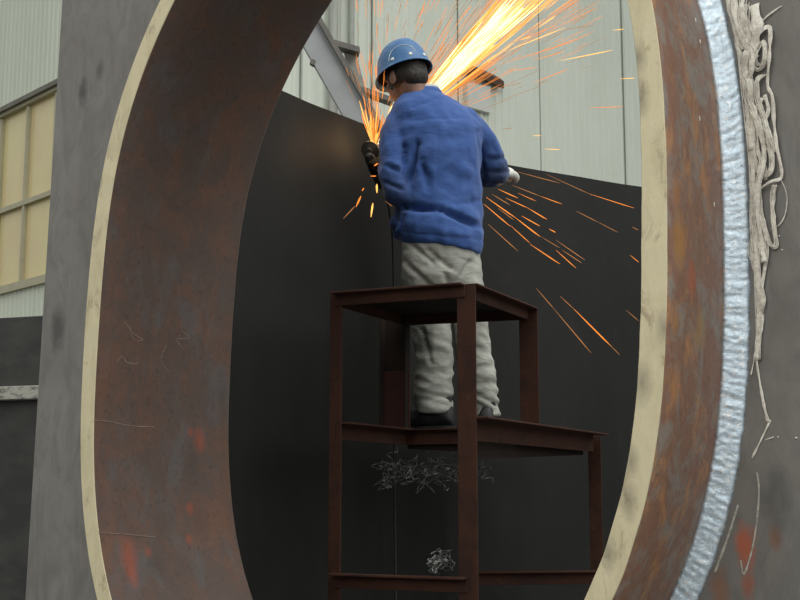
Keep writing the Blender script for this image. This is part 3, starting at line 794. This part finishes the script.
# bright plume: starts at the wheel, passes beyond the head, rises to the right
bm = bmesh.new()
c_ang = math.atan2(152 + 5, 525 - 373)
for k in range(1000):
    sgm = random.gauss(0, 1)
    ang = c_ang + sgm * .075 + (.0 if random.random() < .75 else random.uniform(-.27, .28))
    off = abs(ang - c_ang)
    t0 = random.uniform(75, 250) if random.random() < .8 else random.uniform(60, 120)
    ln = random.uniform(14, 60) * (1 if off < .15 else .8); t1 = t0 + ln
    def pt(t): 
        return W(373 + math.cos(ang) * t, 152 - math.sin(ang) * t + 2.2e-4 * t * t * (1 if off > .1 else .4), 5.72 + t * .0038 + sgm * .02)
    mi = (0 if random.random() < .45 else 1) if off < .06 and t0 < 180 else ((1 if random.random() < .5 else 2) if off < .12 and t0 < 230 else (2 if random.random() < .6 else 3))
    r = random.uniform(.0013, .0030) * (1.25 if mi == 0 else .8 if mi == 1 else .62)
    sliver(bm, pt(t0), pt(t1), r, mi)
for k in range(90):   # dense hot heart of the plume
    ang = c_ang + random.gauss(0, .035); t0 = random.uniform(78, 150); t1 = t0 + random.uniform(25, 70)
    def pt(t): return W(373 + math.cos(ang) * t, 152 - math.sin(ang) * t, 5.74 + t * .0038 + random.uniform(-.02, .02))
    sliver(bm, pt(t0), pt(t1), random.uniform(.002, .0042), 0)
o = link('spark_plume', bm, [e_core, e_y, e_o, e_d]); tag(o, 'dense white-hot plume of grinding sparks shooting up right behind the hard hat', 'sparks', kind='stuff')
bm = bmesh.new()
for k in range(125):   # fan rising straight over the wheel
    ang = math.pi / 2 + random.gauss(0, .20); t0 = random.uniform(0, 85) ** 1.0; t1 = t0 + random.uniform(6, 24)
    if t0 < 30 and random.random() < .5: t0 *= .4
    D0 = 5.56
    def pt(t): return W(374 + math.cos(ang) * t, 150 - math.sin(ang) * t, D0 + .0004 * t)
    sliver(bm, pt(t0), pt(t1), random.uniform(.0012, .0028) * (1.2 if t0 < 25 else .8), random.choice((1, 2, 2)) if t0 < 25 else random.choice((2, 2, 3)))
for k in range(130):
    ang = math.radians(random.uniform(44, 70)); t0 = random.uniform(5, 40); t1 = t0 + random.uniform(10, 25)
    def pt(t): return W(375 + math.cos(ang) * t, 150 - math.sin(ang) * t, 5.60 + .002 * t)
    sliver(bm, pt(t0), pt(t1), random.uniform(.0015, .003), random.choice((0, 1, 1)))
for k in range(44):
    x = random.uniform(352, 440); y = random.uniform(0, 60); sliver(bm, W(x, y, 5.75), W(x + (x - 374) * .14, y - random.uniform(8, 20), 5.76), .0016, random.choice((2, 3)))
o = link('spark_fan', bm, [e_core, e_y, e_o, e_d]); tag(o, 'small fan of orange sparks rising straight from the grinder in front of the face', 'sparks', kind='stuff')
def spark(x0, y0, x1, y1, D, r, mat, label, group):
    bm = bmesh.new(); sliver(bm, W(x0, y0, D), W(x1, y1, D + .04), r); o = link('spark', bm, mat); tag(o, label, 'spark', group)
LA = 'thin orange spark streaking down right across the dark tank wall beside the jacket'
def z5(a, b, c, d): return 480 + a / 5, 160 + b / 5, 480 + c / 5, 160 + d / 5
for k, (a, b, c, d, m, r) in enumerate(((330, 70, 560, 175, e_d, 1), (550, 170, 770, 240, e_o, 1.3), (190, 60, 400, 115, e_d, 1.2), (160, 125, 300, 180, e_d, 1.2), (300, 180, 410, 220, e_o, 1.3), (90, 145, 190, 190, e_o, 1.6), (190, 165, 280, 205, e_o, 1),
        (130, 190, 240, 240, e_o, 1.4), (240, 240, 335, 297, e_o, 1.9), (30, 185, 180, 290, e_o, 2.0), (180, 290, 300, 382, e_o, 2.4), (300, 380, 400, 440, e_d, 1), (210, 280, 300, 330, e_o, 1.8), (250, 420, 400, 520, e_o, 1.8), (150, 325, 250, 415, e_o, 1.3),
        (40, 320, 190, 455, e_d, 1.4), (20, 220, 150, 330, e_o, 1.8), (480, 255, 590, 310, e_d, 1.2), (590, 310, 690, 362, e_d, 1), (345, 345, 378, 362, e_o, 1.6), (410, 450, 510, 515, e_d, 1.4), (380, 400, 525, 500, e_d, 1.4),
        (750, 475, 795, 512, e_o, 1), (760, 335, 792, 350, e_d, 1), (60, 170, 150, 225, e_d, 1.4), (90, 240, 170, 300, e_d, 1.3))):
    x0, y0, x1, y1 = z5(a, b, c, d); spark(x0, y0, x1, y1, 5.95, .0018 * r, m, LA, 'sparks falling right of the worker')
for (x0, y0, x1, y1, m, r) in ((554, 309, 591, 353, e_d, 1.4), (574, 309, 612, 347, e_o, 2.2), (608, 343, 620, 355, e_d, 1), (626, 310, 639, 321, e_d, 1), (556, 250, 576, 268, e_o, 1.5), (560, 296, 574, 309, e_d, 1.2), (536, 288, 554, 309, e_d, 1.1)):
    spark(x0, y0, x1, y1, 5.95, .0018 * r, m, LA, 'sparks falling right of the worker')
for (a, b, c, d, m, r) in ((320, 160, 365, 145, e_y, 1.5), (690, 121, 736, 116, e_y, 1.2), (720, 315, 780, 312, e_y, 1.2), (595, 431, 735, 426, e_o, 1.3), (245, 515, 290, 512, e_d, 1.2), (370, 543, 405, 542, e_y, 1.1), (415, 596, 480, 598, e_y, 1.1),
        (480, 243, 690, 200, e_y, 1.6), (370, 332, 515, 275, e_o, 1.4), (270, 345, 330, 330, e_d, 1.2), (500, 120, 600, 100, e_d, 1.2), (140, 410, 240, 370, e_o, 1), (440, 195, 545, 155, e_o, 1.5), (375, 240, 500, 205, e_o, 1.5), (480, 100, 630, 30, e_o, 1.3), (270, 285, 390, 268, e_o, 1.2), (380, 345, 430, 320, e_d, 1.2), (250, 210, 500, 110, e_y, 1.6), (260, 180, 470, 100, e_o, 1.4), (230, 260, 520, 170, e_o, 1.3)):
    spark(440 + a / 4, b / 4, 440 + c / 4, d / 4, 6.15, .0018 * r, m, 'thin glowing spark flying level to the right in front of the pale ribbed wall', 'sparks flying across the pale wall')
for (x0, y0, x1, y1, m, r) in ((343, 219, 355, 206, e_d, 1.3), (356, 207, 361, 196, e_o, 2.6), (371, 217, 373, 203, e_y, 2.8), (377, 193, 377, 184, e_y, 3), (362, 191, 364, 188, e_o, 1.8), (370, 176, 376, 176, e_o, 1.8), (374, 166, 378, 163, e_o, 2.2), (385, 201, 392, 206, e_d, 1.2)):
    spark(x0, y0, x1, y1, min(5.42, shell_D(x0, y0) - .1), .0018 * r, m, 'short bright orange spark dropping straight below the grinder', 'sparks dropping below the grinder')

# ================================================================= HALL
m_fl2 = Mat('concrete_floor', .8).col((.16, .155, .145)); m_fl2.mix(m_fl2.ramp(m_fl2.noise(1.2, 6, .6), .4, .7), (.11, .107, .10))
bm = bmesh.new(); box(bm, (-9, -6, -.1), (20, 30, 0)); tag(link('floor', bm, m_fl2), kind='structure')
def ribbed(bm, p, d, L_, z0, z1, pitch, dep, nrm, th=.04):
    pts = []; s = 0
    while s < L_:
        for q, k in ((0, 0), (.62, 0), (.70, 1), (.92, 1)):
            if s + q * pitch <= L_: pts.append((s + q * pitch, k * dep))
        s += pitch
    pts.append((L_, 0))
    rs = [[Vector((*(p + d * a + nrm * b).xy, z0)), Vector((*(p + d * a + nrm * b).xy, z1)), Vector((*(p + d * a - nrm * th).xy, z1)), Vector((*(p + d * a - nrm * th).xy, z0))] for a, b in pts]
    rings(bm, rs)
dB = Vector((1418, 1250, 0)).normalized(); dA = Vector((-1136, 1250, 0)).normalized()
corner = Vector((0, 14, 0)) - dB * 3.2
nB = Vector((dB.y, -dB.x, 0)); nA = Vector((-dA.y, dA.x, 0)); nA = nA if nA.y < 0 else -nA
m_wl = Mat('pale_ribbed_cladding', .55, 0, .4).col((.70, .74, .66))
m_wl.mix(m_wl.ramp(m_wl.noise((1.5, 1.5, .5), 5, .6), .4, .7), (.64, .68, .60))
m_wl.mix(m_wl.mul(m_wl.ramp(m_wl.noise((9, 9, .8), 5, .65), .55, .75), .35), (.66, .64, .48))
bm = bmesh.new(); ribbed(bm, corner, dB, 22, 0, 9.5, .13, .022, nB); wb = link('wall_back', bm, m_wl); tag(wb, kind='structure')
m_wl2 = Mat('pale_cladding_left', .55, 0, .4).col((.64, .68, .57)); m_wl2.mix(m_wl2.ramp(m_wl2.noise((3, 3, .5), 5, .6), .4, .7), (.58, .62, .52))
# dark joints between sheets and dirty stained sheets near the beam
def wallpt(px, py=0):
    r = ray(px, py); o = corner; t = (o.dot(nB)) / r.dot(nB); return Vector((r.x * t, r.y * t, r.z * t + CAMZ))
m_jt = Mat('dark_joint', .7).col((.20, .21, .18)); m_jt.mix(m_jt.ramp(m_jt.noise((5, 5, 1)), .4, .7), (.27, .28, .24))
for k, px in enumerate((539, 623.5, 457, 335, 298, 370)):
    p = wallpt(px, 150); bm = bmesh.new()
    q = p + nB * .012; box(bm, (0, 0, 0), (.013, .014, 9.5), Matrix.Translation(Vector((q.x, q.y, 0))) @ Matrix.Rotation(math.atan2(dB.y, dB.x), 4, 'Z') @ Matrix.Translation((0, -.014, 0)))
    tag(link('trim_%d' % (k + 1), bm, m_jt), kind='structure')
# window in the left wall
def lwpt(px, py):
    r = ray(px, py); t = corner.dot(nA) / r.dot(nA); return Vector((r.x * t, r.y * t, r.z * t + CAMZ))
a0, a1 = lwpt(0, 119), lwpt(54, 93); b0 = lwpt(20, 285)
ztop = (a0.z + a1.z) / 2; zbot = b0.z
def along(p): return (p - corner).dot(dA)
s_right = max(.4, along(lwpt(75, 150))); s_left = along(lwpt(0, 200)) + 3.0
bm = bmesh.new()
ribbed(bm, corner, dA, s_left + 3, ztop, 9.5, .11, .010, nA); ribbed(bm, corner, dA, s_left + 3, 0, zbot, .11, .010, nA)
ribbed(bm, corner, dA, s_right, zbot, ztop, .11, .010, nA); ribbed(bm, corner + dA * s_left, dA, 3, zbot, ztop, .11, .010, nA)
tag(link('wall_left', bm, m_wl2), kind='structure')
m_wf = Mat('window_frame_paint', .5).col((.44, .41, .28)); m_wf.mix(m_wf.ramp(m_wf.noise(6), .4, .7), (.38, .35, .24))
m_pn = Mat('yellowed_pane', .25, 0, .5).col((.74, .64, .32)); m_pn.mix(m_pn.ramp(m_pn.noise((1.5, 1.5, .8), 4, .6, .6), .4, .7), (.70, .56, .31))
win = empty('window_1', corner + dA * ((s_right + s_left) / 2) + Z * zbot); tag(win, kind='structure')
def lw_box(bm, s0, s1, z0, z1, d0, d1):
    vs = [corner + dA * s + nA * d_ + Z * z for z in (z0, z1) for s, d_ in ((s0, d0), (s1, d0), (s1, d1), (s0, d1))]
    V = [bm.verts.new(v) for v in vs]
    for f in ((3, 2, 1, 0), (4, 5, 6, 7), (0, 1, 5, 4), (1, 2, 6, 5), (2, 3, 7, 6), (3, 0, 4, 7)): bm.faces.new([V[i] for i in f])
sm = along(lwpt(27.5, 160)); zt = lwpt(26, 203).z
pitch = along(lwpt(2, 150)) - sm
bm = bmesh.new(); lw_box(bm, s_right, s_left, zbot, ztop, -.03, -.015); link('pane', bm, m_pn, win)
bm = bmesh.new(); s = sm
while s > s_right: s -= pitch
s += pitch
while s < s_left: lw_box(bm, s - .022, s + .022, zbot + .03, ztop - .03, -.014, .03); s += pitch
link('mullions', bm, m_wf, win)
bm = bmesh.new(); lw_box(bm, s_right, s_left, zt - .028, zt + .028, -.013, .038); link('transom', bm, m_wf, win)
bm = bmesh.new(); lw_box(bm, s_right, s_left, ztop - .01, ztop + .03, -.013, .05); lw_box(bm, s_right, s_left, zbot - .06, zbot + .03, -.013, .05); link('window_frame', bm, m_wf, win)
m_fs = Mat('dark_flashing', .6).col((.13, .125, .10)); m_fs.mix(m_fs.ramp(m_fs.noise(5), .4, .7), (.18, .17, .13))
bm = bmesh.new(); lw_box(bm, s_right, s_left, ztop + .03, ztop + .085, .019, .09); link('flashing', bm, m_fs, win)

# leaning grey beam with brackets
D_ = 8.6
m_bg = Mat('grey_beam_paint', .6, 0, .3).col((.30, .315, .32)); m_bg.mix(m_bg.ramp(m_bg.noise((4, 4, 4), 5), .4, .7), (.26, .27, .275))
m_bd = Mat('dirty_beam_flange', .7).col((.10, .095, .085)); m_bd.mix(m_bd.ramp(m_bd.noise((9, 9, 9), 5), .4, .7), (.15, .14, .12))
def beamc(t): return 312 + (349 - 312) * t, 36 + (106 - 36) * t    # centre line in the photograph
x0, y0 = 243, -86
p0, p1 = W(x0, y0, D_), W(355, 110, D_); ddir = (p1 - p0).normalized(); tz = (p0.z - .02) / -ddir.z; pend = p0 + ddir * tz
bmr = empty('leaning_beam', (pend.x, pend.y, 0)); tag(bmr, 'leaning grey steel beam with brackets in front of the pale wall left of the worker', 'steel beam')
yv = Vector((0, 1, 0)); ws = ddir.cross(yv).normalized()
if ws.x < 0: ws = -ws
hwid = .08
def slab(name, s0, s1, d0, d1, m):
    bm = bmesh.new(); V = []
    for p in (p0, pend):
        V.append([p + ws * s0 + yv * d0, p + ws * s1 + yv * d0, p + ws * s1 + yv * d1, p + ws * s0 + yv * d1])
    rings(bm, V); return link(name, bm, m, bmr)
slab('web', -hwid, hwid, 0, .012, m_bg); slab('flange', hwid, hwid + .035, -.05, .10, m_bd); slab('flange', -hwid - .012, -hwid, 0.0, .10, m_bg)
def arm(pts, th, D, m, name, dep=.06):
    bm = bmesh.new(); P = [W(x, y, D) for x, y in pts]; rs = []
    for i, p in enumerate(P):
        d = (P[min(i + 1, len(P) - 1)] - P[max(i - 1, 0)]).normalized(); u = yv.cross(d).normalized() * th
        rs.append([p + u - yv * dep, p - u - yv * dep, p - u + yv * dep, p + u + yv * dep])
    rings(bm, rs); return link(name, bm, m, bmr)
arm([(316, 40), (359, 52)], .020, D_ + .14, m_bd, 'bracket'); arm([(362, 91), (392, 102)], .018, D_ + .14, m_bd, 'bracket')
m_bs = Mat('stained_plate', .7).col((.30, .30, .27)); m_bs.mix(m_bs.ramp(m_bs.noise(9, 5), .4, .7), (.17, .17, .15))
arm([(350, 52), (354, 70), (360, 92)], .045, D_ + .19, m_bs, 'gusset', .01); arm([(352, 72), (358, 100)], .03, D_ + .22, m_bs, 'gusset', .01)
arm([(311, 62), (315, 64)], .018, D_ + .02, m_bd, 'bolt', .03)
# dirty downpipes on the wall beside the beam
m_dp = Mat('stained_downpipe', .6).col((.36, .37, .33)); m_dp.mix(m_dp.ramp(m_dp.noise((9, 9, 1.5), 5), .4, .7), (.20, .20, .18))
for px, r, lab in ((327, .055, 'stained grey downpipe on the pale wall just left of the leaning beam bracket'), (346, .035, 'thin stained pipe on the pale wall behind the beam bracket')):
    p = wallpt(px, 50) + nB * (.06 + r); bm = bmesh.new(); tube(bm, [Vector((p.x, p.y, 0)), Vector((p.x, p.y, 9.4))], r, 12); tag(link('downpipe', bm, m_dp, smooth=True), lab, 'pipe')
# rusty hood bracket behind the plume
m_rb = Mat('rusty_hood', .8).col((.10, .045, .025)); m_rb.mix(m_rb.ramp(m_rb.noise(8, 5), .4, .7), (.06, .03, .02))
hb = empty('wall_hood', wallpt(480, 80)); tag(hb, 'small rusty brown sloping hood on the pale wall behind the sparks', 'hood')
bm = bmesh.new(); pA, pB = wallpt(457, 58), wallpt(497, 76); up_ = (wallpt(497, 87) - pB)
rings(bm, [[pA, pA + up_ * .9, pA + up_ * .9 + nB * .12 - Z * .05, pA + nB * .12 - Z * .1], [pB, pB + up_, pB + up_ + nB * .12 - Z * .05, pB + nB * .12 - Z * .1]]); link('hood_plate', bm, m_rb, hb)
m_lp = Mat('pale_hatch', .5).col((.60, .62, .58)); m_lp.mix(m_lp.ramp(m_lp.noise(5), .4, .7), (.54, .56, .52))
bm = bmesh.new(); pC, pD = wallpt(463, 84), wallpt(486, 88); pE = wallpt(463, 108)
hh = pC.z - pE.z
rings(bm, [[pC + nB * .02, pC + nB * .08, pC + nB * .08 - Z * hh, pC + nB * .02 - Z * hh], [pD + nB * .02, pD + nB * .08, Vector((pD.x, pD.y, pC.z - hh)) + nB * .08, Vector((pD.x, pD.y, pC.z - hh)) + nB * .02]]); link('hatch', bm, m_lp, hb)

# dark steel section behind the plate, lower left
m_gd2 = Mat('dark_section_steel', .55, .1, .35).col((.035, .035, .033)); m_gd2.mix(m_gd2.ramp(m_gd2.noise((5, 5, 9), 5, .6), .4, .7), (.065, .063, .058))
m_ge = Mat('pale_flange_edge', .7).col((.40, .39, .34)); m_ge.mix(m_ge.ramp(m_ge.noise((30, 30, 60), 5, .7), .48, .62), (.14, .135, .12))  # flange edge coloured paler than the panels, with darker mottling
gl = W(-60, 316, 5.2); gr_ = W(60, 320, 5.0)
gd = empty('steel_section', Vector(((gl.x + gr_.x) / 2, (gl.y + gr_.y) / 2, 0))); tag(gd, 'dark steel section with a pale flange edge behind the left side of the plate', 'steel section')
zf1, zf2 = W(20, 388, 5.1).z, W(20, 401, 5.1).z
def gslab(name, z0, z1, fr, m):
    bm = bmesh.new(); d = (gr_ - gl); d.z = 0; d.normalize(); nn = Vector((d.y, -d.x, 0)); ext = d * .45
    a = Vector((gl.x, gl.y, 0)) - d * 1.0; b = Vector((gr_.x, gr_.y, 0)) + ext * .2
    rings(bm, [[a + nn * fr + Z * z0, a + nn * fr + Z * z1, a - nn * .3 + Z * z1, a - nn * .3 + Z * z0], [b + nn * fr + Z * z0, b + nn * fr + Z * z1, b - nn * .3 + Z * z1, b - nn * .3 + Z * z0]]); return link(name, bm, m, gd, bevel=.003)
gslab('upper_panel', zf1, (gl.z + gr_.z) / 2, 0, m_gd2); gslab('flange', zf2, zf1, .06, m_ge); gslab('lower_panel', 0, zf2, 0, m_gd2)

# ================================================================= LIGHT, CAMERA
w = bpy.data.worlds.new('World'); SC.world = w; w.use_nodes = True
nt = w.node_tree; bg = nt.nodes['Background']; bg.inputs[1].default_value = 1.0
g_ = nt.nodes.new('ShaderNodeTexCoord'); sx_ = nt.nodes.new('ShaderNodeSeparateXYZ'); rr = nt.nodes.new('ShaderNodeValToRGB'); mr = nt.nodes.new('ShaderNodeMapRange')
nt.links.new(g_.outputs['Generated'], sx_.inputs[0]); mr.inputs[1].default_value = -1; nt.links.new(sx_.outputs['Z'], mr.inputs[0]); nt.links.new(mr.outputs[0], rr.inputs[0]); nt.links.new(rr.outputs[0], bg.inputs[0])
el = rr.color_ramp.elements; el[0].position = .45; el[0].color = (.06, .06, .055, 1); el[1].position = .85; el[1].color = (1.0, 1.03, 1.0, 1)
e3 = el.new(.56); e3.color = (.48, .49, .47, 1)
def area(name, loc, tgt, size, power, col=(1, 1, 1)):
    l = bpy.data.lights.new(name, 'AREA'); l.shape = 'RECTANGLE'; l.size, l.size_y = size; l.energy = power; l.color = col
    o = bpy.data.objects.new(name, l); COL.objects.link(o); o.location = loc
    o.rotation_euler = (Vector(tgt) - Vector(loc)).to_track_quat('-Z', 'Y').to_euler(); return o
area('roof_light', (3, 3, 9), (1.5, 8, 1), (6, 6), 350, (1, 1, .96))
area('side_light', (6, -1, 4.5), (.5, 3, 2), (3, 3), 90, (.95, 1, 1))
area('rear_left_fill', (-4, -5, 5), (.3, 3, 2), (4, 4), 170, (1, .99, .95))  # unseen fill added behind the camera to lift ring end face and plate
pl_ = bpy.data.lights.new('spark_light', 'POINT'); pl_.energy = 1.5; pl_.color = (1, .55, .2); pl_.shadow_soft_size = .12
po = bpy.data.objects.new('spark_light', pl_); COL.objects.link(po); po.location = W(376, 140, 5.56)
cam = bpy.data.cameras.new('Camera'); cam.sensor_width = 36; cam.lens = F / 800 * 36; cam.clip_start = .05; cam.clip_end = 200
co = bpy.data.objects.new('Camera', cam); COL.objects.link(co); co.location = (0, 0, CAMZ); co.rotation_euler = (math.pi / 2 + PITCH, 0, 0)
SC.camera = co
SC.view_settings.view_transform = 'Standard'; SC.view_settings.look = 'None'; SC.view_settings.gamma = 1; SC.view_settings.exposure = .15
SC.cycles.use_denoising = True
